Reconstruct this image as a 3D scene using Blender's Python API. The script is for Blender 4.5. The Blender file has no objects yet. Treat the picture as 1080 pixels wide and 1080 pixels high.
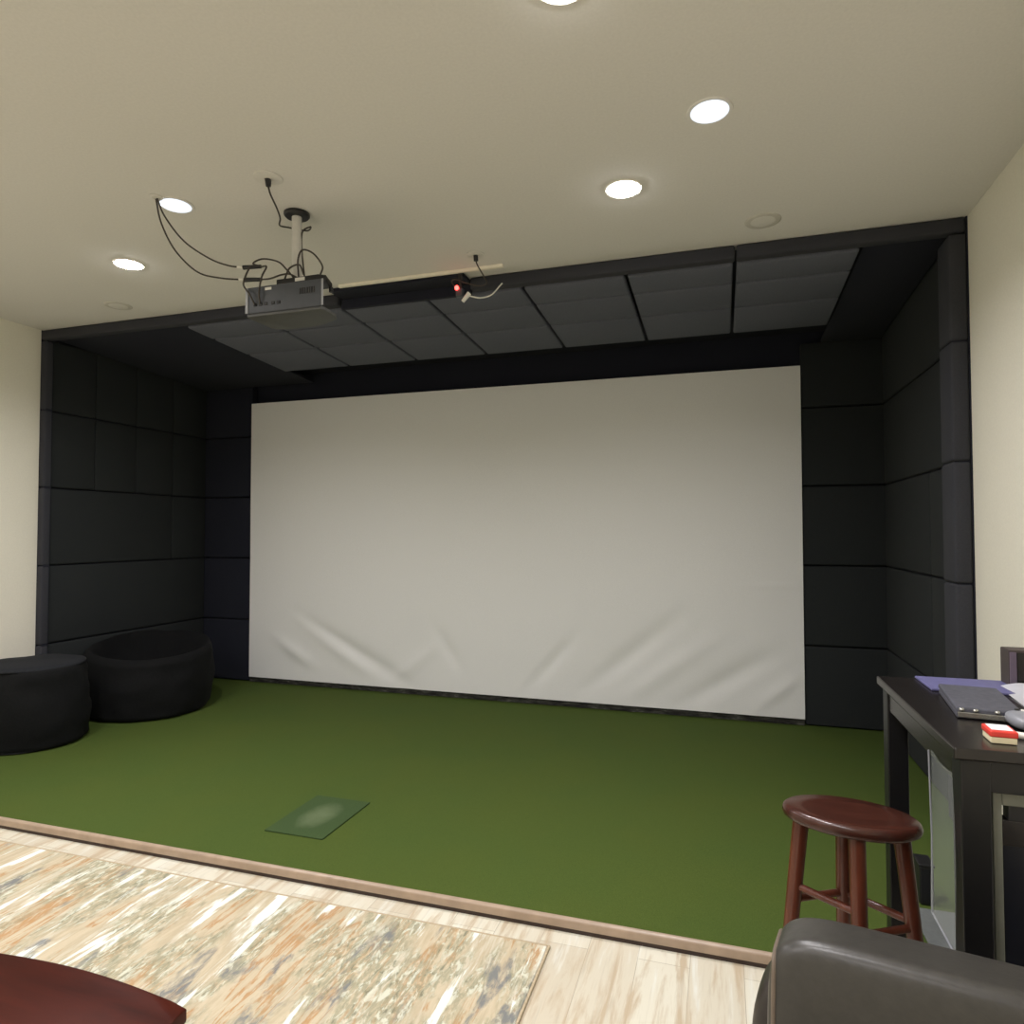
import bpy, bmesh, math, random
from mathutils import Vector, Matrix, noise
random.seed(7)
S = bpy.context.scene
COL = S.collection
PI = math.pi

# ------------------------------------------------------------------ materials
class NT:
    def __init__(self, name):
        self.m = bpy.data.materials.new(name); self.m.use_nodes = True
        self.t = self.m.node_tree; self.n = self.t.nodes; self.n.clear()
        self.out = self.n.new('ShaderNodeOutputMaterial')
        self.b = self.n.new('ShaderNodeBsdfPrincipled')
        self.link(self.b.outputs[0], self.out.inputs[0])
        self._tc = None
    def link(self, a, b): self.t.links.new(a, b)
    def tc(self, kind='Object'):
        if not self._tc: self._tc = self.n.new('ShaderNodeTexCoord')
        return self._tc.outputs[kind]
    def mapping(self, scale=(1,1,1), loc=(0,0,0), rot=(0,0,0)):
        n = self.n.new('ShaderNodeMapping'); self.link(self.tc(), n.inputs[0])
        n.inputs['Scale'].default_value = scale; n.inputs['Location'].default_value = loc
        n.inputs['Rotation'].default_value = rot
        return n.outputs[0]
    def noise(self, vec, scale=5, detail=4, rough=.55, dist=0):
        n = self.n.new('ShaderNodeTexNoise'); self.link(vec, n.inputs['Vector'])
        n.inputs['Scale'].default_value = scale; n.inputs['Detail'].default_value = detail
        n.inputs['Roughness'].default_value = rough; n.inputs['Distortion'].default_value = dist
        return n.outputs['Fac']
    def ramp(self, fac, stops, interp='LINEAR'):
        n = self.n.new('ShaderNodeValToRGB'); self.link(fac, n.inputs[0])
        e = n.color_ramp; e.interpolation = interp
        while len(e.elements) < len(stops): e.elements.new(.5)
        for el, (p, c) in zip(e.elements, stops):
            el.position = p; el.color = (c if len(c) == 4 else (*c, 1)) if hasattr(c, '__len__') else (c, c, c, 1)
        return n.outputs[0]
    def mix(self, fac, a, b, mode='MIX'):
        n = self.n.new('ShaderNodeMix'); n.data_type = 'RGBA'; n.blend_type = mode
        def put(sock, v):
            if isinstance(v, (int, float)): sock.default_value = v
            elif isinstance(v, tuple): sock.default_value = (*v, 1) if len(v) == 3 else v
            else: self.link(v, sock)
        put(n.inputs[0], fac); put(n.inputs[6], a); put(n.inputs[7], b)
        return n.outputs[2]
    def math(self, op, a, b=0.0):
        n = self.n.new('ShaderNodeMath'); n.operation = op
        for s, v in ((n.inputs[0], a), (n.inputs[1], b)):
            if isinstance(v, (int, float)): s.default_value = v
            else: self.link(v, s)
        return n.outputs[0]
    def bump(self, h, strength=.3, dist=.002):
        n = self.n.new('ShaderNodeBump'); self.link(h, n.inputs['Height'])
        n.inputs['Strength'].default_value = strength; n.inputs['Distance'].default_value = dist
        self.link(n.outputs[0], self.b.inputs['Normal'])
    def set(self, color=None, rough=None, metal=None, **kw):
        if color is not None:
            if isinstance(color, tuple): self.b.inputs['Base Color'].default_value = (*color, 1)
            else: self.link(color, self.b.inputs['Base Color'])
        if rough is not None: self.b.inputs['Roughness'].default_value = rough
        if metal is not None: self.b.inputs['Metallic'].default_value = metal
        for k, v in kw.items(): self.b.inputs[k.replace('_', ' ')].default_value = v
        return self

def L(r, g, b):      # sRGB 0-255 to linear
    f = lambda c: ((c/255+.055)/1.055)**2.4 if c > 10 else c/255/12.92
    return (f(r), f(g), f(b))

M = {}
def simple(name, rgb, rough=.5, metal=0, var=.12, scale=30, bump=0, **kw):
    t = NT(name); v = t.mapping()
    n = t.noise(v, scale, 4)
    c = L(*rgb)
    t.set(t.ramp(n, [(.3, tuple(x*(1-var) for x in c)), (.7, tuple(min(1, x*(1+var)) for x in c))]), rough, metal, **kw)
    if bump: t.bump(n, bump, .002)
    M[name] = t.m; return t

simple('ceiling_paint', (221, 218, 212), .9, var=.03, scale=90, bump=.12)
simple('wall_paint', (230, 226, 210), .85, var=.03, scale=120, bump=.3)
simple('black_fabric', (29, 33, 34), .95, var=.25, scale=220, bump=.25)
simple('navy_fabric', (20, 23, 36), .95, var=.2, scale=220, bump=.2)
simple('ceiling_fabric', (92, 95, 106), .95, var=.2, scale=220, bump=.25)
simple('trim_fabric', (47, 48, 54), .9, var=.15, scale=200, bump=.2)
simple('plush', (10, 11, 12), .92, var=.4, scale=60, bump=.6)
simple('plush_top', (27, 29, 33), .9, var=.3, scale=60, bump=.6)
M['plush'].node_tree.nodes['Principled BSDF'].inputs['Specular IOR Level'].default_value = .25
M['plush_top'].node_tree.nodes['Principled BSDF'].inputs['Specular IOR Level'].default_value = .3
simple('nosing_wood', (162, 142, 122), .35, var=.12, scale=12)
simple('gap_shade', (58, 44, 38), .7, var=.2, scale=20)  # dark tone standing for the shade under the nosing
simple('leather', (56, 54, 50), .36, var=.12, scale=55, bump=.25)
simple('leather_dark', (46, 41, 38), .4, var=.12, scale=55, bump=.25)
simple('welt', (104, 92, 80), .45, var=.1)
simple('espresso', (30, 27, 26), .26, var=.2, scale=14)
simple('espresso_leg', (12, 12, 14), .4, var=.2, scale=14)
simple('grey_metal', (120, 122, 112), .45, .4, var=.06)
simple('black_panel', (18, 20, 28), .3, var=.1)
simple('black_plastic', (22, 22, 24), .45, var=.1)
simple('projector_grey', (66, 70, 77), .4, var=.08)
simple('projector_under', (74, 75, 74), .55, var=.08)
simple('projector_edge', (150, 153, 158), .4, var=.05)
simple('pole_white', (205, 203, 196), .4, var=.04)
simple('cable', (58, 52, 46), .6, var=.1)
simple('white_plastic', (228, 226, 218), .45, var=.03)
simple('cleat_white', (238, 232, 214), .7, var=.04)
simple('lens_black', (8, 8, 12), .08, var=.05)
simple('lavender', (94, 93, 134), .5, var=.12, scale=40)
simple('case_grey', (72, 73, 82), .6, var=.25, scale=60, bump=.2)
simple('silver', (170, 170, 165), .25, .8, var=.05)
simple('paper', (236, 236, 240), .6, var=.02)
simple('red_card', (216, 62, 52), .45, var=.05)
simple('cream_card', (226, 214, 178), .5, var=.05)
simple('mouse_grey', (132, 134, 140), .4, var=.06)
simple('green_plastic', (70, 160, 90), .4, var=.05)
simple('brown_box', (58, 48, 46), .5, var=.15)
simple('violet_sheen', (96, 84, 100), .35, var=.08)  # purple sheen of the dark box, put into the colour
simple('grey_rubber', (98, 102, 102), .8, var=.1, scale=80)
simple('rug_binding', (176, 160, 132), .9, var=.15, scale=90)
simple('cover_plate', (219, 216, 209), .6, var=.03)
simple('cover_ring', (200, 196, 186), .6, var=.05)
simple('light_trim', (236, 232, 222), .5, var=.02)

t = NT('turf'); v = t.mapping()
n1 = t.noise(v, 1.6, 3); n2 = t.noise(v, 420, 2, .7); n3 = t.noise(v, 30, 3)
c = t.mix(t.ramp(n1, [(.35, 0.), (.65, 1.)]), L(66, 84, 34), L(71, 85, 33))
c = t.mix(.35, c, t.ramp(n2, [(.3, L(41, 59, 21)), (.7, L(98, 112, 54))]))
t.set(c, .95); t.b.inputs['Specular IOR Level'].default_value = .15; t.bump(n2, .5, .004); M['turf'] = t.m

t = NT('mat_turf'); v = t.mapping(); n2 = t.noise(v, 380, 2, .7)
sep = t.n.new('ShaderNodeSeparateXYZ'); t.link(t.mapping(), sep.inputs[0])
r2 = t.math('ADD', t.math('POWER', t.math('MULTIPLY', sep.outputs[0], 8.5), 2.), t.math('POWER', t.math('MULTIPLY', sep.outputs[1], 5.2), 2.))
wear = t.ramp(t.math('ADD', r2, t.math('MULTIPLY', t.noise(v, 14, 3), .5)), [(.25, 1.), (1., 0.)])
c = t.mix(t.math('MULTIPLY', wear, .6), L(56, 75, 43), L(118, 128, 98))
c = t.mix(.25, c, t.ramp(n2, [(.3, L(40, 58, 30)), (.7, L(96, 114, 72))]))
t.set(c, .95); t.b.inputs['Specular IOR Level'].default_value = .15; t.bump(n2, .5, .004); M['mat_turf'] = t.m

t = NT('screen_fabric'); v = t.mapping(); n = t.noise(v, 300, 2)
t.set(t.ramp(n, [(.3, L(224, 224, 222)), (.7, L(233, 233, 231))]), .85); t.bump(n, .1, .001); M['screen_fabric'] = t.m

t = NT('screen_hem'); v = t.mapping((1, 1, 4)); n = t.noise(v, 9, 5, .7)
t.set(t.ramp(n, [(.4, L(46, 44, 42)), (.58, L(84, 84, 76)), (.72, L(138, 138, 128))]), .85); M['screen_hem'] = t.m

LF = lambda r, g, b: tuple(x*k for x, k in zip(L(r, g, b), (.84, .90, .90)))
t = NT('vinyl_planks')
br = t.n.new('ShaderNodeTexBrick'); t.link(t.mapping(rot=(0, 0, PI/2)), br.inputs['Vector'])
br.inputs['Scale'].default_value = 1; br.inputs['Brick Width'].default_value = 1.22; br.inputs['Row Height'].default_value = .18
br.inputs['Mortar Size'].default_value = .0012; br.inputs['Mortar Smooth'].default_value = .3; br.offset = .37
br.inputs['Color1'].default_value = (*LF(214, 198, 176), 1); br.inputs['Color2'].default_value = (*LF(236, 226, 208), 1)
br.inputs['Mortar'].default_value = (*LF(176, 160, 140), 1)
st = t.noise(t.mapping((9, .9, 1)), 2.2, 6, .62, .4); fine = t.noise(t.mapping((40, 2, 1)), 2, 4, .6)
c = t.mix(t.ramp(st, [(.50, 0.), (.62, .9)]), br.outputs['Color'], LF(198, 174, 146))
c = t.mix(t.ramp(st, [(.28, .8), (.42, 0.)]), c, LF(238, 232, 222))
c = t.mix(t.ramp(fine, [(.55, 0.), (.75, .35)]), c, LF(178, 164, 146))
t.set(c, .42); M['vinyl_planks'] = t.m

t = NT('rug_pattern')
SK = (0, 0, .08)
a1 = t.noise(t.mapping((10, 1.25, 1), (3.1, 0, 0), SK), 1.0, 7, .62, .5)
a2 = t.noise(t.mapping((11, 1.5, 1), (9.7, 4, 0), SK), 1.0, 7, .64, .5)
a3 = t.noise(t.mapping((5.2, 1.7, 1), (1.7, 8, 0), SK), 1.0, 5, .62, .6)
a4 = t.noise(t.mapping((6.0, 2.2, 1), (6.3, 2, 0), SK), 1.0, 5, .62, .6)
mot = t.noise(t.mapping((70, 20, 1), (0, 0, 0), SK), 1.0, 4, .65, .6)
mot2 = t.noise(t.mapping((44, 14, 1), (5, 3, 0), SK), 1.0, 4, .65, .6)
c = t.ramp(a2, [(.30, LF(192, 170, 140)), (.44, LF(212, 192, 164)), (.52, LF(196, 176, 148)), (.60, LF(220, 206, 184))])
# ochre streaks
c = t.mix(t.math('MULTIPLY', t.ramp(a1, [(.55, 0.), (.572, .85), (.59, .85), (.61, 0.)]), t.ramp(mot, [(.36, .3), (.50, 1.)])), c, LF(190, 142, 96))
# weathered olive / cream mottling
olive = t.ramp(a3, [(.46, 0.), (.54, 1.)])
c = t.mix(t.math('MULTIPLY', olive, t.ramp(mot, [(.40, 0.), (.52, .75)])), c, LF(162, 156, 130))
c = t.mix(t.math('MULTIPLY', olive, t.ramp(mot2, [(.52, 0.), (.62, .85)])), c, LF(226, 220, 200))
c = t.mix(t.math('MULTIPLY', olive, t.ramp(mot, [(.58, 0.), (.66, .7)])), c, LF(120, 116, 98))
# slate-grey smears
c = t.mix(t.math('MULTIPLY', t.ramp(a4, [(.57, 0.), (.64, .9)]), t.ramp(mot2, [(.42, 1.), (.60, .2)])), c, LF(126, 126, 126))
# cream-white streaks
c = t.mix(t.ramp(a1, [(.395, 1.), (.43, 0.)]), c, LF(246, 243, 234))
c = t.mix(t.math('MULTIPLY', t.ramp(a2, [(.60, 0.), (.635, 1.)]), t.ramp(mot2, [(.36, .4), (.46, 1.)])), c, LF(246, 243, 234))
t.set(c, .95); t.b.inputs['Specular IOR Level'].default_value = .1
t.bump(t.noise(t.mapping((1, 1, 1)), 350, 2), .4, .003); M['rug_pattern'] = t.m

def wood(name, dark, light, rough, scale=(3, 40, 3)):
    t = NT(name); n = t.noise(t.mapping(scale), 1.2, 6, .6, .5)
    t.set(t.ramp(n, [(.3, L(*dark)), (.7, L(*light))]), rough); M[name] = t.m
wood('cherry_wood', (46, 17, 10), (70, 26, 15), .36, (2, 14, 3))
M['cherry_wood'].node_tree.nodes['Principled BSDF'].inputs['Specular IOR Level'].default_value = .1
wood('stool_wood', (72, 34, 24), (98, 50, 33), .3, (30, 30, 4))
wood('stool_seat_wood', (50, 26, 20), (68, 36, 27), .24, (6, 40, 4))

def emit(name, rgb, strength):
    t = NT(name); t.set(tuple(rgb), .4)
    t.b.inputs['Emission Color'].default_value = (*rgb, 1); t.b.inputs['Emission Strength'].default_value = strength
    M[name] = t.m
emit('lamp_on', (1., .98, .98), 85)
emit('lamp_dim', (.80, .87, 1.), .93)
emit('led_red', (1., .05, .04), 9)

t = NT('clear_plastic'); t.set((.86, .93, .88), .12); t.b.inputs['IOR'].default_value = 1.1
tr = t.n.new('ShaderNodeBsdfTransparent'); mx = t.n.new('ShaderNodeMixShader'); mx.inputs[0].default_value = .11
t.link(tr.outputs[0], mx.inputs[1]); t.link(t.b.outputs[0], mx.inputs[2]); t.link(mx.outputs[0], t.out.inputs[0]); M['clear_plastic'] = t.m

# ------------------------------------------------------------------ geometry helpers
def box(bm, x0, x1, y0, y1, z0, z1, bev=0, seg=2):
    vs = [bm.verts.new(p) for p in ((x0,y0,z0),(x1,y0,z0),(x1,y1,z0),(x0,y1,z0),(x0,y0,z1),(x1,y0,z1),(x1,y1,z1),(x0,y1,z1))]
    fs = [bm.faces.new([vs[i] for i in q]) for q in ((3,2,1,0),(4,5,6,7),(0,1,5,4),(1,2,6,5),(2,3,7,6),(3,0,4,7))]
    if bev:
        es = list({e for f in fs for e in f.edges})
        bmesh.ops.bevel(bm, geom=es, offset=bev, segments=seg, profile=.5, affect='EDGES')
    return vs
def prism(bm, pts, z0, z1, bev=0, seg=2):      # pts = ccw outline
    lo = [bm.verts.new((x, y, z0)) for x, y in pts]; hi = [bm.verts.new((x, y, z1)) for x, y in pts]
    n = len(pts); top = bm.faces.new(hi); bot = bm.faces.new(lo[::-1])
    for i in range(n): bm.faces.new((lo[i], lo[(i+1)%n], hi[(i+1)%n], hi[i]))
    if bev:
        es = list(set(top.edges) | set(bot.edges))
        bmesh.ops.bevel(bm, geom=es, offset=bev, segments=seg, profile=.5, affect='EDGES')
def lathe(bm, prof, cx=0, cy=0, n=48, fn=None):   # prof = (r, z) from bottom to top
    rings = []
    for k, (r, z) in enumerate(prof):
        ring = []
        for i in range(n):
            a = 2*PI*i/n; p = Vector((r*math.cos(a), r*math.sin(a), z))
            if fn: p = fn(p, a, k)
            ring.append(bm.verts.new((p.x+cx, p.y+cy, p.z)))
        rings.append(ring)
    for A, B in zip(rings, rings[1:]):
        for i in range(n): bm.faces.new((A[i], A[(i+1)%n], B[(i+1)%n], B[i]))
    bm.faces.new(rings[0][::-1]); bm.faces.new(rings[-1])
def smooth_path(pts, k=8):
    P = [Vector(p) for p in pts]; out = []
    P = [P[0]*2-P[1]] + P + [P[-1]*2-P[-2]]
    for i in range(1, len(P)-2):
        for j in range(k):
            u = j/k; a, b, c, d = P[i-1:i+3]
            out.append(.5*((2*b)+(c-a)*u+(2*a-5*b+4*c-d)*u*u+(3*b-a-3*c+d)*u**3))
    out.append(P[-2]); return out
def tube(bm, pts, r, n=10, smooth=True, r1=None):
    P = smooth_path(pts) if smooth else [Vector(p) for p in pts]
    m = len(P); rings = []
    up = None
    for i, p in enumerate(P):
        d = (P[min(i+1, m-1)]-P[max(i-1, 0)]).normalized()
        if up is None: up = d.orthogonal().normalized()
        up = (up - d*up.dot(d)).normalized(); s = d.cross(up)
        rr = r if r1 is None else r+(r1-r)*i/(m-1)
        rings.append([bm.verts.new(p+(up*math.cos(2*PI*j/n)+s*math.sin(2*PI*j/n))*rr) for j in range(n)])
    for A, B in zip(rings, rings[1:]):
        for j in range(n): bm.faces.new((A[j], A[(j+1)%n], B[(j+1)%n], B[j]))
    bm.faces.new(rings[0][::-1]); bm.faces.new(rings[-1])
def quadgrid(bm, nx, ny, fn):
    g = [[bm.verts.new(fn(i/nx, j/ny)) for i in range(nx+1)] for j in range(ny+1)]
    for j in range(ny):
        for i in range(nx): bm.faces.new((g[j][i], g[j][i+1], g[j+1][i+1], g[j+1][i]))
def superbox(bm, cx, cy, cz, w, d, h, e=.35, nu=40, nv=20, fn=None):   # cushion-like rounded block
    sp = lambda v, p: math.copysign(abs(v)**p, v)
    rings = []
    for j in range(1, nv):
        b = -PI/2+PI*j/nv; ring = []
        for i in range(nu):
            a = 2*PI*i/nu
            p = Vector((w/2*sp(math.cos(b), e)*sp(math.cos(a), e), d/2*sp(math.cos(b), e)*sp(math.sin(a), e), h/2*sp(math.sin(b), e)))
            if fn: p = fn(p)
            ring.append(bm.verts.new((p.x+cx, p.y+cy, p.z+cz)))
        rings.append(ring)
    for A, B in zip(rings, rings[1:]):
        for i in range(nu): bm.faces.new((A[i], A[(i+1)%nu], B[(i+1)%nu], B[i]))
    bm.faces.new(rings[0][::-1]); bm.faces.new(rings[-1])

def obj(name, bm, mat, parent=None, smooth=False, local=False, angle=40):
    bmesh.ops.recalc_face_normals(bm, faces=bm.faces)
    if parent is None or not local:
        if parent is not None:
            root = parent
            off = Vector(root.location)
            while root.parent: root = root.parent; off += Vector(root.location)
        else:
            xs = [v.co.x for v in bm.verts]; ys = [v.co.y for v in bm.verts]; zs = [v.co.z for v in bm.verts]
            off = Vector(((min(xs)+max(xs))/2, (min(ys)+max(ys))/2, min(zs)))
        bmesh.ops.translate(bm, verts=bm.verts, vec=-off)
    me = bpy.data.meshes.new(name); bm.to_mesh(me); bm.free()
    me.materials.append(M[mat] if isinstance(mat, str) else mat)
    o = bpy.data.objects.new(name, me); COL.objects.link(o)
    if parent is None: o.location = off
    else: o.parent = parent
    if smooth:
        for p in me.polygons: p.use_smooth = True
        me.set_sharp_from_angle(angle=math.radians(angle))
    return o
def B(*a, **k):
    bm = bmesh.new(); box(bm, *a, **k); return bm
def tag(o, label, cat, group=None):
    o['label'] = label; o['category'] = cat; o['kind'] = 'thing'
    if group: o['group'] = group
    return o
def thing(name, label, cat, loc, group=None, rz=0):
    o = bpy.data.objects.new(name, None); COL.objects.link(o); o.location = loc; o.rotation_euler = (0, 0, rz)
    o.empty_display_size = .1
    return tag(o, label, cat, group)
def struct(name, bm, mat):
    o = obj(name, bm, mat); o['kind'] = 'structure'; return o

# ------------------------------------------------------------------ room dimensions (turf surface is z = 0)
XL, XR = -5.04, 1.18
YF, YB, YT = 3.80, 5.53, 2.535
ZC, ZF = 3.05, -.05
YREAR = -3.2

struct('floor', B(XL-.1, XR+.12, YREAR-.1, 5.75, ZF-.1, ZF), 'vinyl_planks')
struct('ceiling', B(XL-.1, XR+.12, YREAR-.1, 5.75, ZC, ZC+.1), 'ceiling_paint')
struct('wall_left', B(XL-.1, XL-.004, YREAR-.1, 5.75, ZF, ZC), 'wall_paint')
struct('wall_right', B(XR+.008, XR+.12, YREAR-.1, 5.75, ZF, ZC), 'wall_paint')
struct('wall_front', B(XL-.1, XR+.12, 5.62, 5.75, ZF, ZC), 'navy_fabric')
struct('wall_rear', B(XL-.1, XR+.12, YREAR-.1, YREAR, ZF, ZC), 'wall_paint')

struct('trim_1', B(XL-.0035, XL+.0015, YF+.004, 5.615, .001, ZC-.001), 'navy_fabric')
struct('trim_2', B(XR+.0005, XR+.0075, YF+.004, 5.615, .001, ZC-.001), 'navy_fabric')

# ------------------------------------------------------------------ turf, edging, hitting mat
tag(obj('artificial_turf', B(XL, XR, YT, 5.61, ZF+.001, 0, bev=.002), 'turf'),
    'green artificial turf covering the raised floor in front of the white screen', 'turf')
t = thing('edging_strip', 'tan wooden edging strip along the front edge of the green turf', 'edging', (-1.93, YT-.012, ZF))
bm = bmesh.new()
prof = [(YT-.001, .003), (YT-.010, .003), (YT-.016, -.001), (YT-.018, -.007), (YT-.018, -.032), (YT-.001, -.032)]
a = [bm.verts.new((XL+.002, y, z)) for y, z in prof]; b = [bm.verts.new((XR, y, z)) for y, z in prof]
for i in range(len(prof)): bm.faces.new((a[i], a[(i+1) % len(prof)], b[(i+1) % len(prof)], b[i]))
bm.faces.new(a); bm.faces.new(b)
obj('nosing', bm, 'nosing_wood', t, smooth=True)
obj('shadow_gap', B(XL+.002, XR, YT-.013, YT-.001, ZF+.0005, -.032), 'gap_shade', t)  # dark strip painted in for the shadow gap below the nosing
tag(obj('hitting_mat', B(-2.165, -1.835, 2.805, 3.258, .0005, .007, bev=.002), 'mat_turf'),
    'small dark green hitting mat with a worn pale middle lying on the turf', 'mat')

# ------------------------------------------------------------------ padded enclosure
rows = [(.0, .605), (.605, 1.215), (1.215, 1.822), (1.822, 2.425), (2.425, 2.99)]
rname = ['lowest row', 'second row up', 'middle row', 'fourth row up', 'top row']
def pad(bm_args, label, group, mat='black_fabric', name='padded_wall_panel', cat='wall panel'):
    return tag(obj(name, B(*bm_args, bev=.012, seg=3), mat, smooth=True), label, cat, group)
G = .005
# left side wall: undivided below, split in the upper rows
ycuts = [3.87, 4.263, 4.672, 5.092, 5.522]
for r, (z0, z1) in enumerate(rows):
    z0 = max(z0, .004)
    if r >= 3: segs = [(ycuts[i], ycuts[i+1], n) for i, n in enumerate(('nearest the beige wall', 'second from the beige wall', 'third from the beige wall', 'next to the inner corner'))]
    elif r == 2: segs = [(3.87, 5.092, 'wide piece nearest beige wall'), (5.092, 5.522, 'narrow piece next to inner corner')]
    else: segs = [(3.87, 5.522, 'one wide piece')]
    for y0, y1, n in segs:
        g = .0015
        pad((XL+.002, XL+.03, y0+g, y1-g, z0+G, z1-G), f'black padded panel on left side wall, {rname[r]}, {n}', 'padded panels on the left side wall')
# right side wall
for r, (z0, z1) in enumerate(rows):
    z0 = max(z0, .004)
    segs = [(3.99, 4.41, 'narrow piece by the front post'), (4.412, 5.522, 'wide piece by the inner corner')] if r in (1, 2) else [(3.99, 5.522, 'one wide piece')]
    for y0, y1, n in segs:
        pad((XR-.024, XR, y0, y1, z0+G, z1-G), f'black padded panel on right side wall, {rname[r]}, {n}', 'padded panels on the right side wall')
# back wall strips beside the screen
for r, (z0, z1) in enumerate(rows):
    z0 = max(z0, .004)
    if r == 4: z1 = 2.93
    pad((.598, XR-.002, 5.525, 5.60, z0+G, z1-G), f'black padded panel on the back wall right of the screen, {rname[r]}', 'padded panels right of the screen')
    pad((XL+.004, -4.458, 5.525, 5.60, z0+G, z1-G), f'black padded panel on the back wall left of the screen, {rname[r]}', 'padded panels left of the screen', mat='navy_fabric')
# front posts
def post(x0, x1, y1, label):
    p = thing('padded_post', label, 'post', ((x0+x1)/2, (YF+y1)/2, 0), 'padded front posts')
    obj('core', B(x0+.012, x1-.002, YF+.012, y1-.004, .003, 2.965), 'navy_fabric', p)
    for r, (z0, z1) in enumerate(rows):
        z0 = max(z0, .003)
        if r == 4: z1 = 2.968
        obj('pad', B(x0, x1, YF, y1, z0+.003, z1-.003, bev=.014, seg=3), 'trim_fabric', p, smooth=True)
post(1.10, XR, 3.985, 'black padded post at the right front edge of the enclosure')
post(XL, -4.985, 3.865, 'black padded post at the left front edge of the enclosure')
# header
for x0, x1, n in ((XL, -2.40, 'long left section'), (-1.47, .088, 'middle section right of the red light'), (.092, XR, 'short right section')):
    tag(obj('padded_header', B(x0+.001, x1-.001, YF, YF+.07, 2.972, 3.048, bev=.014, seg=3), 'trim_fabric', smooth=True),
        f'black padded header along the enclosure front, {n}', 'header', 'padded header sections')
tag(obj('header_fabric', B(-2.395, -1.475, 3.70, YF+.06, 3.02, 3.046, bev=.005), 'navy_fabric'),
    'loose dark navy fabric on the ceiling between projector and red light', 'fabric')
tag(obj('header_board', B(-2.395, -1.475, YF+.035, YF+.065, 2.955, 3.019, bev=.004), 'navy_fabric'),
    'dark navy board set back in the gap of the padded header', 'board')
tag(obj('ceiling_lining', B(XL+.032, XR-.026, YF+.072, 5.618, 3.034, 3.046), 'navy_fabric'),
    'dark navy lining above the sloped ceiling panels of the enclosure', 'lining')
# sloped ceiling panels
slope = -.0506; zc = lambda y: 2.969+slope*(y-YF)
xe = [-3.72, -3.055, -2.415, -1.795, -1.152, -.520, .087, .727]
ye = [3.875, 4.150, 4.540, 5.040]
cn = ['leftmost column', 'second column from the left', 'third column from the left', 'middle column', 'third column from the right', 'second column from the right', 'rightmost column']
yn = ['front row', 'middle row', 'back row']
for i in range(7):
    for j in range(3):
        bm = bmesh.new(); x0, x1, y0, y1 = xe[i]+.010, xe[i+1]-.010, ye[j]+.011, ye[j+1]-.011
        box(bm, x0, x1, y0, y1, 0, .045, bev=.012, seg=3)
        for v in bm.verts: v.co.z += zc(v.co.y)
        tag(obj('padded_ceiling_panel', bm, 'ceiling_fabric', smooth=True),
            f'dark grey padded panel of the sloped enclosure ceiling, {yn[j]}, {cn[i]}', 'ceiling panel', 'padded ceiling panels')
for x0, x1, n in ((.735, XR-.03, 'right'), (XL+.034, -3.728, 'left')):
    bm = bmesh.new(); box(bm, x0, x1, 3.875, 5.5, .028, .055, bev=.008)
    for v in bm.verts: v.co.z += zc(v.co.y)
    tag(obj('ceiling_side_strip', bm, 'navy_fabric', smooth=True), f'dark navy strip closing the {n} side of the enclosure ceiling', 'ceiling strip', 'ceiling side strips')

# ------------------------------------------------------------------ impact screen
folds = [((-3.827,.618),(-3.138,.199),.016,.07), ((-3.711,.577),(-2.759,.111),-.018,.07), ((-4.104,.423),(-3.728,.216),.014,.06),
         ((-2.451,.605),(-2.23,.272),-.010,.06), ((-1.566,.151),(-1.201,.572),-.012,.05), ((-1.065,.185),(-.338,.78),-.014,.07),
         ((-.299,.111),(.37,.524),-.014,.07), ((.263,.124),(.537,.361),.010,.05), ((-3.9,.70),(-3.2,.30),-.008,.05), ((.20,1.05),(.6,1.065),.003,.02),
         ((-2.9,.10),(-2.45,.45),.008,.06), ((-.75,.12),(-.1,.6),.010,.07)]
def relief(x, z):
    d = 0
    for (ax, az), (bx, bz), amp, w in folds:
        ux, uz = bx-ax, bz-az; l2 = ux*ux+uz*uz
        u = ((x-ax)*ux+(z-az)*uz)/l2
        q = abs((x-ax)*uz-(z-az)*ux)/math.sqrt(l2)
        e = max(0, -u, u-1)*math.sqrt(l2)
        d += amp*math.exp(-(q/w)**2-(e/.10)**2)*(.35+.65*math.sin(PI*min(1, max(0, u))))
    d *= 1.35; d += .004*noise.noise(Vector((x*1.3, z*1.3, 2)))
    return d
SX0, SX1, SZ0, SZ1 = -4.452, .592, .052, 2.752
bm = bmesh.new()
quadgrid(bm, 260, 150, lambda u, v: (SX0+(SX1-SX0)*u, 5.515-relief(SX0+(SX1-SX0)*u, SZ0+(SZ1-SZ0)*v), SZ0+(SZ1-SZ0)*v))
bmesh.ops.recalc_face_normals(bm, faces=bm.faces)
bmesh.ops.solidify(bm, geom=bm.faces[:], thickness=.004)
t = thing('impact_screen', 'large white fabric impact screen with creases along its lower edge', 'projection screen', (-1.96, 5.515, 0))
obj('screen_cloth', bm, 'screen_fabric', t, smooth=True, angle=60)
bm = bmesh.new()
quadgrid(bm, 200, 3, lambda u, v: (SX0-.0+(SX1-SX0)*u, 5.525-.012*noise.noise(Vector((u*60, v*2, 5))), .003+.050*v))
bmesh.ops.solidify(bm, geom=bm.faces[:], thickness=.012)
obj('bottom_hem', bm, 'screen_hem', t, smooth=True)['label'] = 'dark mottled hem under the screen'

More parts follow.
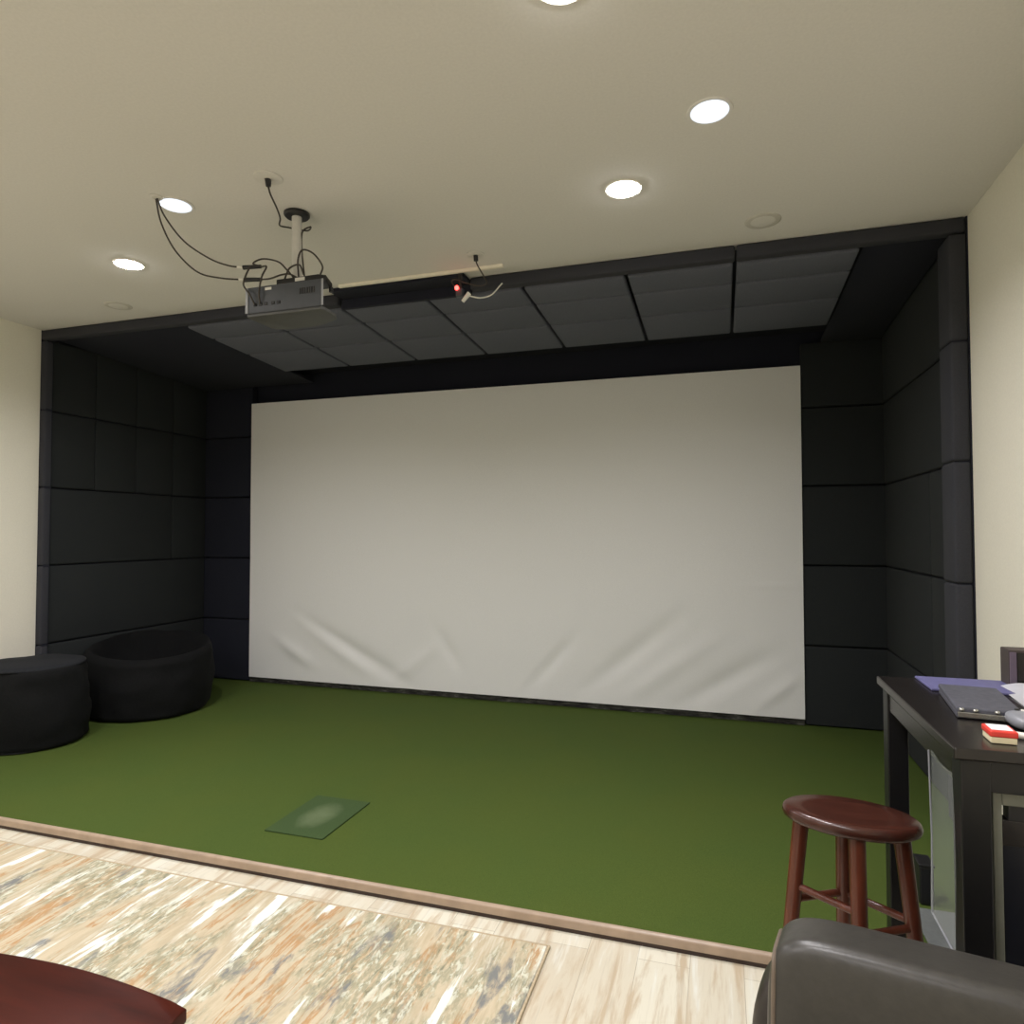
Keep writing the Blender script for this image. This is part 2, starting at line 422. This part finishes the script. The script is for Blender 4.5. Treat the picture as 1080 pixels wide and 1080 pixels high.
# ------------------------------------------------------------------ bean bags
def beanbag(bm, cx, cy, R, H, lean=0, lean_dir=0, dish=0, seed=0):
    prof = []
    for k in range(0, 9):        # bottom curve
        a = k/8*PI/2; prof.append((R*(.80+.14*math.sin(a)), .05*(1-math.cos(a))))
    for k in range(1, 9): prof.append((R*(.94+.06*math.sin(k/9*PI)), .05+(H-.13)*k/9))
    for k in range(0, 9):
        a = k/8*PI/2; prof.append((R*(.86+.09*math.cos(a)), H-.08+.08*math.sin(a)))
    for k in range(1, 12): prof.append((R*.86*(1-k/12), H-dish*math.sin(min(1, k/6)*PI/2)))
    def fn(p, a, k):
        w = .012*noise.noise(Vector((p.x*7+seed, p.y*7, p.z*9)))+.02*noise.noise(Vector((p.x*2.5+seed, p.y*2.5, p.z*2)))
        rr = math.hypot(p.x, p.y)
        if rr > 1e-6 and p.z > .01:
            p.x += p.x/rr*w*1.3; p.y += p.y/rr*w*1.3
        if p.z > H*.4:
            u = (p.x*math.cos(lean_dir)+p.y*math.sin(lean_dir))/R
            p.z += lean*u*(p.z-H*.4)/(H*.6) + w*.6
        return p
    lathe(bm, prof, cx, cy, 72, fn)
bm = bmesh.new(); beanbag(bm, -4.575, 4.44, .495, .54, .07, math.radians(135), .26, 3)
for v in bm.verts:
    if v.co.x < -4.93: v.co.x = max(-5.004, -4.93-.074*math.tanh((-4.93-v.co.x)/.09))
tag(obj('bean_bag', bm, 'plush', smooth=True, angle=80), 'large black bean bag seat with a hollow top against the left wall', 'bean bag')
p = thing('pouf', 'small round flat topped black pouf in front of the large bean bag', 'pouf', (-4.66, 3.50, 0))
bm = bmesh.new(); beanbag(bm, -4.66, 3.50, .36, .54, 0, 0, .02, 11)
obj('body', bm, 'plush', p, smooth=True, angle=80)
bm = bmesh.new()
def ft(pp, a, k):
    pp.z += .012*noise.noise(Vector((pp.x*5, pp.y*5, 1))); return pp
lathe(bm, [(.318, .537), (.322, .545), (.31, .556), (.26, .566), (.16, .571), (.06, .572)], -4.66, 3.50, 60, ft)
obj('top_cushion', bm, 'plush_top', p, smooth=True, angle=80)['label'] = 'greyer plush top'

# ------------------------------------------------------------------ rug
t = thing('area_rug', 'abstract area rug in beige, rust, white and slate streaks on the plank floor', 'rug', (-2.135, 1.345, ZF))
obj('pile', B(-3.655, -.622, .292, 2.402, ZF+.0005, ZF+.011, bev=.004), 'rug_pattern', t)
bm = bmesh.new()
for a in ((-3.665, -3.655, .282, 2.412), (-.622, -.612, .282, 2.412), (-3.655, -.622, .282, .292), (-3.655, -.622, 2.402, 2.412)):
    box(bm, a[0], a[1], a[2], a[3], ZF+.0005, ZF+.010, bev=.003)
obj('binding', bm, 'rug_binding', t)

# ------------------------------------------------------------------ coffee table
tx, ty, hw = -1.525, .885, .36
t = thing('coffee_table', 'dark cherry wood coffee table with bowed edges on the patterned rug', 'coffee table', (tx, ty, ZF+.011))
def bowed(h, bow, n=16):
    out = []
    cs = [(-h, -h), (h, -h), (h, h), (-h, h)]
    for i in range(4):
        a = Vector(cs[i]); b = Vector(cs[(i+1) % 4]); nrm = Vector((b-a).orthogonal()).normalized()
        if nrm.dot(a) < 0: nrm = -nrm
        for k in range(n):
            u = k/n; out.append((a+(b-a)*u+nrm*bow*math.sin(PI*u)))
    return [(p.x+tx, p.y+ty) for p in out]
bm = bmesh.new(); prism(bm, bowed(hw, .028), .365, .40, bev=.006, seg=3); obj('table_top', bm, 'cherry_wood', t, smooth=True, angle=30)
bm = bmesh.new(); prism(bm, bowed(hw-.05, .02), .29, .364); obj('apron', bm, 'cherry_wood', t)
for sx in (-1, 1):
    for sy in (-1, 1):
        bm = bmesh.new(); tube(bm, [(tx+sx*.27, ty+sy*.27, ZF+.012), (tx+sx*.265, ty+sy*.265, .29)], .022, 14, False, .032)
        obj('leg', bm, 'cherry_wood', t, smooth=True)

# ------------------------------------------------------------------ bar-height table
t = thing('bar_table', 'tall black wooden table against the right wall with clutter on top', 'table', (.83, 2.08, ZF))
obj('table_top', B(.483, XR-.005, 1.697, 2.463, .974, 1.0, bev=.004), 'espresso', t)
obj('apron', B(.503, .521, 1.775, 2.385, .905, .973, bev=.002), 'espresso', t)
obj('apron', B(.555, 1.12, 1.712, 1.730, .905, .973, bev=.002), 'espresso_leg', t)
obj('apron', B(.555, 1.12, 2.430, 2.448, .905, .973, bev=.002), 'espresso_leg', t)
obj('apron', B(1.130, 1.148, 1.775, 2.385, .905, .973, bev=.002), 'espresso_leg', t)
for x in (.498, 1.112):
    for y in (1.710, 2.390):
        obj('leg', B(x, x+.058, y, y+.06, ZF+.001, .9735, bev=.003), 'espresso_leg', t)
# clear sheet hanging from the side apron
t = thing('clear_sleeve', 'clear plastic sleeve hanging from the left side of the black table', 'plastic sleeve', (.49, 1.85, .53))
bm = bmesh.new(); quadgrid(bm, 10, 14, lambda u, v: (.489+.004*math.sin(u*5+v*3), 1.738+.170*u, .532+.40*v)); bmesh.ops.solidify(bm, geom=bm.faces[:], thickness=.0015)
sh = obj('sheet', bm, 'clear_plastic', t, smooth=True)
bm = bmesh.new(); tube(bm, [(.488, 1.910, .93), (.491, 1.908, .72), (.489, 1.908, .533), (.489, 1.84, .531), (.489, 1.738, .530)], .0022, 8, False)
obj('seam', bm, 'mouse_grey', sh)
# grey-framed panel standing under the near edge
t = thing('framed_panel', 'grey framed black panel standing under the near edge of the tall table', 'panel', (.83, 1.745, ZF))
obj('frame', B(.565, .583, 1.735, 1.775, ZF+.001, .903, bev=.002), 'grey_metal', t)
obj('frame', B(1.08, 1.10, 1.735, 1.775, ZF+.001, .903, bev=.002), 'grey_metal', t)
obj('top_rail', B(.583, 1.08, 1.735, 1.775, .872, .903, bev=.002), 'grey_metal', t)
obj('vent', B(.596, 1.06, 1.739, 1.77, .840, .872), 'black_plastic', t)
obj('crossbar', B(.583, 1.08, 1.737, 1.772, .785, .840, bev=.002), 'espresso', t)
obj('door_panel', B(.583, 1.08, 1.741, 1.768, ZF+.001, .785, bev=.002), 'black_panel', t)
# clutter on the table
tag(obj('lavender_folder', B(.592, .835, 2.275, 2.458, 1.0008, 1.008, bev=.002), 'lavender'), 'thin lavender blue folder at the far end of the tall black table', 'folder')
def rot_box(name, mat, parent, cx, cy, rz, w, d, z0, z1, bev):
    bm = B(-w/2, w/2, -d/2, d/2, z0, z1, bev=bev)
    bmesh.ops.rotate(bm, verts=bm.verts, cent=(0, 0, 0), matrix=Matrix.Rotation(rz, 3, 'Z'))
    bmesh.ops.translate(bm, verts=bm.verts, vec=(cx, cy, 0))
    return obj(name, bm, mat, parent)
t = thing('flat_case', 'dark grey flat case with a silver front edge lying in front of the lavender folder', 'case', (.655, 2.10, 1.0))
rot_box('shell', 'case_grey', t, .655, 2.10, -.13, .142, .29, 1.0148, 1.0285, .004)
rot_box('base', 'case_grey', t, .655, 2.10, -.13, .140, .286, 1.0008, 1.0146, .003)
rz = -.13; c0 = Vector((.655, 2.10, 0)); ux = Vector((math.cos(rz), math.sin(rz), 0)); uy = Vector((-math.sin(rz), math.cos(rz), 0))
fc = c0-uy*.146
fe = rot_box('front_edge', 'silver', t, fc.x, fc.y, rz, .138, .006, 1.004, 1.018, .002)
for k in (-.06, -.03, .015, .055):
    q = fc+ux*k; bm = bmesh.new(); superbox(bm, q.x, q.y, 1.0235, .014, .012, .010, 1, 12, 8); obj('latch', bm, 'silver', fe, smooth=True)
t = thing('card_box', 'small red and cream box at the near edge of the tall black table', 'box', (.598, 1.785, 1.0))
rot_box('tray', 'cream_card', t, .598, 1.785, -.05, .050, .060, 1.0008, 1.015, .002)
lid = rot_box('lid', 'red_card', t, .598, 1.785, -.05, .054, .064, 1.015, 1.029, .003)
rot_box('label', 'paper', lid, .598, 1.787, -.05, .042, .048, 1.0292, 1.0300, .0004)
t = thing('computer_mouse', 'grey computer mouse behind the red and cream box', 'mouse', (.690, 1.915, 1.0))
bm = bmesh.new(); superbox(bm, .690, 1.915, 1.0185, .060, .10, .035, .75, 24, 14); ms = obj('shell', bm, 'mouse_grey', t, smooth=True, angle=80)
bm = bmesh.new(); tube(bm, [(.690-.004, 1.948, 1.0345), (.690+.004, 1.948, 1.0345)], .004, 10, False); obj('wheel', bm, 'black_plastic', ms, smooth=True)
t = thing('marker_pen', 'green and white marker pen lying beside the red and cream box', 'pen', (.66, 1.80, 1.0))
bm = bmesh.new(); tube(bm, [(.640, 1.815, 1.0085), (.70, 1.79, 1.0085)], .0075, 12, False); obj('barrel', bm, 'white_plastic', t, smooth=True)
bm = bmesh.new(); tube(bm, [(.70, 1.79, 1.0085), (.745, 1.771, 1.0085)], .0085, 12, False); obj('cap', bm, 'green_plastic', t, smooth=True)
bm = bmesh.new(); quadgrid(bm, 12, 8, lambda u, v: (.775+.13*u+.02*v, 2.13+.25*v-.03*u, 1.0015+.016*math.sin(PI*u)*v+.004*v))
bmesh.ops.solidify(bm, geom=bm.faces[:], thickness=.001)
tag(obj('paper_sheet', bm, 'paper', smooth=True), 'curled white paper sheet beside the grey case on the black table', 'paper')
bm = bmesh.new(); tube(bm, [(.745, 2.075, 1.005), (.79, 2.03, 1.007), (.86, 2.0, 1.005), (.95, 2.02, 1.005)], .004, 8)
tag(obj('white_cable', bm, 'white_plastic', smooth=True), 'short white cable lying on the black table below the paper', 'cable')
t = thing('dark_box', 'dark brown box standing on the tall table close to the right wall', 'box', (.92, 2.40, 1.0))
obj('body', B(.828, .99, 2.385, 2.455, 1.0008, 1.115, bev=.004), 'brown_box', t)
obj('front_panel', B(.848, .985, 2.381, 2.3846, 1.008, 1.108, bev=.001), 'espresso', t)
obj('sheen_strip', B(.829, .846, 2.381, 2.3846, 1.006, 1.109, bev=.0005), 'violet_sheen', t)  # strip coloured to imitate the purple sheen on the left side
# behind the table on the turf
tag(obj('rubber_mat', B(.69, 1.14, 2.56, 2.995, .0005, .008, bev=.002), 'grey_rubber'), 'grey rubber mat on the turf beyond the tall black table', 'mat')
t = thing('black_crate', 'small black box on the turf beyond the stool and grey mat', 'box', (.78, 3.09, 0))
obj('body', B(.735, .785, 3.03, 3.12, .001, .15, bev=.006), 'black_plastic', t)
obj('lid_rim', B(.731, .789, 3.026, 3.124, .1505, .16, bev=.003), 'black_plastic', t)

# ------------------------------------------------------------------ stool
sx, sy = .337, 2.093
t = thing('bar_stool', 'round reddish brown wooden bar stool beside the tall black table', 'stool', (sx, sy, ZF))
vx = Vector((.987, -.159, 0)); vy = Vector((.159, .987, 0))     # long axis of the oval seat, short axis
def oval(p, a, k):
    q = vx*p.x + vy*p.y*.64; return Vector((q.x, q.y, p.z))
bm = bmesh.new(); lathe(bm, [(.150, .652), (.165, .653), (.174, .659), (.1775, .669), (.174, .681), (.166, .687), (.12, .685), (.05, .681), (.01, .680)], sx, sy, 64, oval)
obj('seat', bm, 'stool_seat_wood', t, smooth=True, angle=60)
def leg_pt(a, z):
    u = (.655-z)/.705
    p = Vector((sx, sy, 0)) + vx*(a[0]*(.125+.070*u)) + vy*(a[1]*(.070+.075*u)); p.z = z
    return p
angs = {'front': (.13, -1), 'right': (1, .1), 'back': (-.13, 1), 'left': (-1, -.1)}
for k, a in angs.items():
    bm = bmesh.new(); tube(bm, [leg_pt(a, ZF+.001), leg_pt(a, .15), leg_pt(a, .40), leg_pt(a, .649)], .0175, 16, False, .022)
    obj('leg', bm, 'stool_wood', t, smooth=True)
for a, b, z in (('left', 'front', .455), ('back', 'right', .415), ('front', 'right', .40), ('left', 'back', .415), ('left', 'front', .16), ('back', 'right', .14), ('front', 'right', .12), ('left', 'back', .12)):
    bm = bmesh.new(); p, q = leg_pt(angs[a], z), leg_pt(angs[b], z); d = (q-p).normalized()
    tube(bm, [p+d*.012, p+(q-p)*.5, q-d*.012], .0105, 12, False); obj('stretcher', bm, 'stool_wood', t, smooth=True)

# ------------------------------------------------------------------ leather armchair
t = thing('armchair', 'dark brown leather armchair with rounded back at the lower right', 'armchair', (.372, 1.032, ZF), rz=math.radians(-10.5))
def slab(w, d, h, cx, cy, cz, e=.3, tilt=0, nu=64, nv=32, crown=0):
    bm = bmesh.new()
    def fn(p):
        if crown: p.z += crown*(1-(2*p.x/w)**2)*(1 if p.z > 0 else 0)
        return p
    superbox(bm, 0, 0, 0, w, d, h, e, nu, nv, fn)
    if tilt: bmesh.ops.rotate(bm, verts=bm.verts, cent=(0, 0, -h/2), matrix=Matrix.Rotation(tilt, 3, 'X'))
    bmesh.ops.translate(bm, verts=bm.verts, vec=(cx, cy, cz)); return bm
bc = obj('back_cushion', slab(.70, .17, .64, .0, .215, .467, .22, -.16, 96, 48), 'leather', t, smooth=True, local=True, angle=80)
obj('back_shell', slab(.79, .19, .62, .0, .33, .375, .36, -.12), 'leather_dark', t, smooth=True, local=True, angle=80)
sp = lambda v, p: math.copysign(abs(v)**p, v)
for s_ in (-1, 1):
    pts = []; c0_ = .963**(1/.22); bmax = math.acos(c0_)-.002
    for side in (-1, 1):
        for k in range(33):
            b = side*bmax*(1-k/16)
            ca = min(1, c0_/math.cos(b)); sa = math.sqrt(max(0, 1-ca*ca))
            p = Vector((s_*.337, side*.085*sp(math.cos(b), .22)*sp(sa, .22), .32*sp(math.sin(b), .22)))
            p = Matrix.Translation((0, .215, .467)) @ (Matrix.Translation((0, 0, -.32)) @ Matrix.Rotation(-.16, 4, 'X') @ Matrix.Translation((0, 0, .32))) @ p
            pts.append(p)
    pts.append(pts[0])
    bm = bmesh.new(); tube(bm, pts, .0045, 8, False); obj('welt', bm, 'welt', bc, smooth=True, local=True)
obj('seat_cushion', slab(.56, .52, .17, 0, -.08, .375, .3), 'leather', t, smooth=True, local=True, angle=80)
cb = obj('base', B(-.33, .33, -.30, .36, .055, .30, bev=.03, seg=3), 'leather_dark', t, smooth=True, local=True)
for s in (-1, 1):
    obj('armrest', slab(.13, .66, .50, s*.35, -.01, .30, .3), 'leather_dark', t, smooth=True, local=True, angle=80)
    for y in (-.25, .30):
        bm = bmesh.new(); tube(bm, [(s*.30, y, .001), (s*.30, y, .06)], .02, 14, False, .026); obj('foot', bm, 'espresso_leg', cb, smooth=True, local=True)

# ------------------------------------------------------------------ projector on its ceiling pole
t = proj = thing('ceiling_projector', 'dark grey projector hanging from the ceiling on a white pole', 'projector', (-1.97, 2.74, ZC))
bm = bmesh.new()
out = [(-2.150, 2.617), (-1.740, 2.617), (-1.728, 2.63), (-1.732, 2.735), (-1.755, 2.775)]
for k in range(1, 12):
    u = k/12; out.append((-1.755-.33*u, 2.775+.062*math.sin(PI*.5*min(1, u*1.6))))
out += [(-2.11, 2.833), (-2.14, 2.82), (-2.152, 2.79), (-2.155, 2.63)]
prism(bm, [(-2.150, 2.617), (-1.742, 2.617), (-1.738, 2.622), (-1.845, 2.775), (-1.90, 2.825), (-2.11, 2.83), (-2.14, 2.82), (-2.155, 2.63)], 2.512, 2.640, bev=.006, seg=3); pbody = obj('body', bm, 'projector_grey', t, smooth=True, angle=35)
bm = bmesh.new(); prism(bm, [((x+1.945)*.985-1.945, (y-2.725)*.98+2.725) for x, y in out], 2.497, 2.5118, bev=.004); obj('base_plate', bm, 'projector_under', t, smooth=True, angle=35)
obj('side_trim', B(-1.738, -1.728, 2.6135, 2.6165, 2.515, 2.637, bev=.001), 'projector_edge', t)
obj('side_trim', B(-2.155, -2.140, 2.6135, 2.6165, 2.515, 2.637, bev=.001), 'projector_edge', t)
bm = bmesh.new(); tube(bm, [(-1.96, 2.82, 2.575), (-1.96, 2.85, 2.572)], .042, 28, False); barrel = obj('lens_barrel', bm, 'black_plastic', t, smooth=True)
bm = bmesh.new(); tube(bm, [(-1.96, 2.8505, 2.572), (-1.96, 2.854, 2.572)], .034, 28, False); obj('lens', bm, 'lens_black', barrel, smooth=True)
bm = bmesh.new(); 
for k in range(7): box(bm, -1.855+k*.0125, -1.849+k*.0125, 2.6145, 2.6168, 2.578, 2.606)
obj('vent', bm, 'black_plastic', pbody)
for x in (-2.10, -2.07, -2.04, -2.00, -1.97):
    obj('socket', B(x-.009, x+.009, 2.6145, 2.6168, 2.545, 2.560, bev=.002), 'black_plastic', pbody)
obj('sticker', B(-2.045, -2.010, 2.6145, 2.6167, 2.617, 2.629), 'white_plastic', pbody)['label'] = 'small white sticker'
obj('sticker', B(-1.925, -1.872, 2.6775, 2.6795, 2.668, 2.684), 'white_plastic', t)['label'] = 'white label on mount'
bm = bmesh.new(); prism(bm, [(-2.03, 2.68), (-1.80, 2.68), (-1.77, 2.70), (-1.80, 2.80), (-2.03, 2.80), (-2.06, 2.72)], 2.662, 2.690, bev=.004); mplate = obj('mount_plate', bm, 'black_plastic', t, smooth=True)
for x, y in ((-2.03, 2.69), (-1.80, 2.69), (-2.03, 2.79), (-1.80, 2.79)):
    bm = bmesh.new(); tube(bm, [(x, y, 2.641), (x, y, 2.664)], .010, 10, False); obj('mount_stud', bm, 'black_plastic', mplate)
bm = bmesh.new(); tube(bm, [(-1.978, 2.765, 2.690), (-1.985, 2.772, 3.03)], .024, 24, False); obj('pole', bm, 'pole_white', t, smooth=True)
bm = bmesh.new(); lathe(bm, [(.030, 3.028), (.055, 3.030), (.062, 3.038), (.062, 3.0485)], -1.987, 2.775, 36); obj('ceiling_plate', bm, 'black_plastic', t, smooth=True)
# loose cables: each one thing with its plug
def cable(name, label, pts, r=.004, plugs=(), group=None, mat='cable', cat='cable', owner=None):
    if owner:                                    # a lead of that thing: part, with its plug as sub-part
        bm = bmesh.new(); tube(bm, pts, r, 8); c = obj(name, bm, mat, owner, smooth=True); c['label'] = label
    else:
        c = thing(name, label, cat, pts[0], group)
        bm = bmesh.new(); tube(bm, pts, r, 8); obj('cord', bm, mat, c, smooth=True)
    for nm, a, b, rr, m in plugs:
        bm = bmesh.new(); tube(bm, [a, b], rr, 12, False, rr*.8); obj(nm, bm, m, c, smooth=True)
    return c
cable('video_cable', 'upper thin cable drooping from ceiling hole to projector, ending in a black plug',
      [(-2.512, 2.434, 3.046), (-2.50, 2.47, 2.97), (-2.435, 2.52, 2.865), (-2.335, 2.57, 2.79), (-2.25, 2.60, 2.755), (-2.19, 2.64, 2.752)],
      plugs=[('plug', (-2.19, 2.64, 2.752), (-2.10, 2.655, 2.752), .011, 'black_plastic'), ('collar', (-2.215, 2.625, 2.752), (-2.192, 2.64, 2.752), .008, 'white_plastic')], owner=proj)
cable('video_cable', 'lower thin cable drooping from ceiling hole to projector, hanging below the other',
      [(-2.522, 2.438, 3.046), (-2.52, 2.47, 2.94), (-2.475, 2.51, 2.82), (-2.39, 2.56, 2.725), (-2.29, 2.60, 2.698), (-2.19, 2.65, 2.696)],
      plugs=[('plug', (-2.19, 2.65, 2.696), (-2.10, 2.658, 2.690), .011, 'black_plastic'), ('collar', (-2.215, 2.64, 2.696), (-2.192, 2.65, 2.696), .008, 'white_plastic')], owner=proj)
cable('power_cord', 'black power cord from the ceiling outlet curling to the pole plate',
      [(-1.907, 2.451, 3.02), (-1.908, 2.47, 2.985), (-1.94, 2.56, 2.965), (-1.99, 2.65, 2.968), (-2.06, 2.74, 2.985), (-2.055, 2.80, 3.0), (-1.98, 2.85, 2.995), (-1.925, 2.80, 2.985), (-1.955, 2.775, 2.95), (-1.965, 2.79, 2.85), (-1.955, 2.80, 2.72)],
      plugs=[('plug', (-1.907, 2.451, 3.043), (-1.907, 2.455, 3.012), .014, 'black_plastic')], owner=proj)
loops = [
 ('large loop of black cable standing at the left of the projector top', [(-2.10, 2.655, 2.752), (-2.15, 2.66, 2.775), (-2.11, 2.68, 2.80), (-2.03, 2.69, 2.78), (-1.98, 2.69, 2.735), (-1.95, 2.71, 2.695)]),
 ('black cable dropping from the upper plug behind the projector back', [(-2.10, 2.655, 2.751), (-2.05, 2.63, 2.735), (-2.06, 2.61, 2.68), (-2.07, 2.605, 2.61), (-2.07, 2.612, 2.555)]),
 ('black cable hooked tightly round the lower plug at projector back', [(-2.10, 2.658, 2.690), (-2.04, 2.65, 2.685), (-1.99, 2.66, 2.70), (-1.965, 2.69, 2.712), (-1.93, 2.70, 2.695)]),
 ('thin black cable hanging down the left rear corner of the projector', [(-2.15, 2.64, 2.752), (-2.16, 2.625, 2.71), (-2.155, 2.60, 2.65), (-2.12, 2.60, 2.60), (-2.10, 2.612, 2.553)]),
 ('tall loop of black cable rising right of the white pole', [(-1.92, 2.70, 2.692), (-1.925, 2.70, 2.78), (-1.90, 2.70, 2.825), (-1.84, 2.70, 2.80), (-1.79, 2.70, 2.735), (-1.80, 2.70, 2.693)]),
 ('low arch of black cable crossing in front of the pole foot', [(-2.00, 2.70, 2.693), (-1.965, 2.69, 2.74), (-1.91, 2.69, 2.75), (-1.885, 2.69, 2.70)]),
]
for lab, pts in loops:
    bm = bmesh.new(); tube(bm, pts, .0042, 8); obj('loop_cable', bm, 'cable', proj, smooth=True)
# ceiling outlets
def outlet(x, y, label, r=.05):
    o = thing('ceiling_outlet', label, 'outlet', (x, y, ZC), 'ceiling cable outlets')
    bm = bmesh.new(); lathe(bm, [(r*.86, 3.0435), (r, 3.0455), (r, 3.0495)], x, y, 32); obj('plate', bm, 'cover_plate', o, smooth=True)
    bm = bmesh.new(); lathe(bm, [(.014, 3.0415), (.018, 3.0430)], x, y, 20); obj('socket', bm, 'cover_ring', o)
outlet(-1.907, 2.451, 'round ceiling outlet with a black plug above the projector pole', .062)
outlet(-2.516, 2.434, 'small ceiling cable hole plate where the two drooping cables begin', .03)
outlet(-1.314, 3.495, 'ceiling outlet with a black plug above the white bar', .05)

# ------------------------------------------------------------------ white bar, sensor with red light, adapter
tag(obj('ceiling_bar', B(-2.31, -1.208, 3.660, 3.682, 3.030, 3.049, bev=.002), 'cleat_white'), 'long thin white bar on the ceiling beside the projector', 'bar')
sd = thing('sensor_device', 'small dark sensor with a glowing red light hanging below the thin white ceiling bar', 'sensor', (-1.50, 3.65, 2.92))
obj('body', B(-1.497, -1.452, 3.640, 3.672, 2.875, 2.925, bev=.006), 'projector_grey', sd)
bm = bmesh.new(); superbox(bm, -1.486, 3.633, 2.925, .026, .020, .028, 1, 16, 10); obj('red_light', bm, 'led_red', sd, smooth=True)
obj('bracket', B(-1.485, -1.465, 3.655, 3.665, 2.925, 3.02), 'black_plastic', sd)
bm = bmesh.new(); tube(bm, [(-1.314, 3.495, 3.02), (-1.312, 3.52, 2.995), (-1.30, 3.60, 2.955), (-1.30, 3.64, 2.935), (-1.345, 3.66, 2.93), (-1.43, 3.66, 2.955), (-1.50, 3.655, 2.985), (-1.525, 3.65, 2.97), (-1.490, 3.655, 2.92)], .004, 8); obj('cord', bm, 'cable', sd, smooth=True)
bm = bmesh.new(); tube(bm, [(-1.314, 3.495, 3.044), (-1.314, 3.50, 3.012)], .013, 12, False); obj('plug', bm, 'black_plastic', sd, smooth=True)
cable('adapter_cable', 'white cable ending in a small white adapter, hanging right of the red light',
      [(-1.24, 3.75, 2.966), (-1.255, 3.74, 2.945), (-1.29, 3.70, 2.885), (-1.34, 3.66, 2.858), (-1.39, 3.64, 2.864), (-1.412, 3.635, 2.872)], .0042,
      [('adapter', (-1.405, 3.632, 2.884), (-1.445, 3.625, 2.835), .014, 'white_plastic')], group='cords by the red light', mat='white_plastic')

# ------------------------------------------------------------------ ceiling lights
LAMP_W = 21.5
def lamp(x, y, watt=None, size=.13, color=(1, .97, 1.0)):
    d = bpy.data.lights.new('downlight', 'AREA'); d.shape = 'DISK'; d.size = size; d.energy = watt or LAMP_W; d.color = color; d.spread = math.radians(152)
    o = bpy.data.objects.new('downlight', d); COL.objects.link(o); o.location = (x, y, ZC-.020)
def light(x, y, label, mat, r=.07, drop=.016, group='recessed ceiling lights'):
    l = thing('ceiling_light', label, 'ceiling light', (x, y, ZC), group)
    bm = bmesh.new(); lathe(bm, [(r+.004, 3.046), (r+.012, 3.0445), (r+.015, 3.0495)], x, y, 40); obj('trim_ring', bm, 'light_trim' if mat == 'lamp_on' else 'cover_plate', l, smooth=True)
    bm = bmesh.new(); lathe(bm, [(.01, ZC-drop), (r*.4, ZC-drop*.95), (r*.75, ZC-drop*.75), (r*.95, ZC-drop*.45), (r, 3.045)], x, y, 40); obj('lens', bm, mat, l, smooth=True)
    if mat == 'lamp_on': lamp(x, y)
light(-3.306, 3.008, 'bright glowing recessed ceiling light left of the projector', 'lamp_on')
light(-.413, 3.024, 'bright glowing recessed ceiling light right of the projector near the black header', 'lamp_on')
light(-.422, 1.812, 'bright glowing recessed ceiling light cut by the top edge of the photo', 'lamp_on')
light(-2.490, 2.525, 'soft bluish white round ceiling light beside the cable hole', 'lamp_dim')
light(-.026, 2.554, 'soft bluish white oval ceiling light nearest the right wall', 'lamp_dim')
for x, y in ((-3.306, 1.873), (-.413, .45), (-3.306, .45), (-1.86, -.6), (-.413, -1.6), (-3.306, -1.6)):
    light(x, y, 'bright recessed ceiling light over the sitting area', 'lamp_on', group='recessed lights over the sitting area')
def cover(x, y, label):
    l = thing('ceiling_cover', label, 'ceiling cover', (x, y, ZC), 'round ceiling covers')
    bm = bmesh.new(); lathe(bm, [(.078, 3.045), (.086, 3.047), (.088, 3.0495)], x, y, 40); obj('ring', bm, 'cover_ring', l, smooth=True)
    bm = bmesh.new(); lathe(bm, [(.01, 3.0405), (.045, 3.042), (.060, 3.0449)], x, y, 40); obj('disc', bm, 'cover_plate', l, smooth=True)
cover(-3.987, 3.549, 'faint round unlit ceiling cover near the left corner of the enclosure')
cover(.217, 3.554, 'faint round unlit ceiling cover near the right end of the header')

# ------------------------------------------------------------------ world, camera, view
w = bpy.data.worlds.new('world'); S.world = w; w.use_nodes = True
w.node_tree.nodes['Background'].inputs[0].default_value = (.02, .02, .02, 1)
w.node_tree.nodes['Background'].inputs[1].default_value = .2
cam = bpy.data.cameras.new('camera'); co = bpy.data.objects.new('camera', cam); COL.objects.link(co)
cam.sensor_width = 36; cam.sensor_fit = 'HORIZONTAL'; cam.lens = 701.2/1080*36; cam.clip_start = .02
co.matrix_world = Matrix.Translation((0, 0, 1.475)) @ Matrix.Rotation(.3048, 4, 'Z') @ Matrix.Rotation(PI/2+.0297, 4, 'X') @ Matrix.Rotation(-.001, 4, 'Z')
S.camera = co
S.view_settings.view_transform = 'Standard'; S.view_settings.look = 'None'
S.view_settings.exposure = 0; S.view_settings.gamma = 1; S.view_settings.use_curve_mapping = False
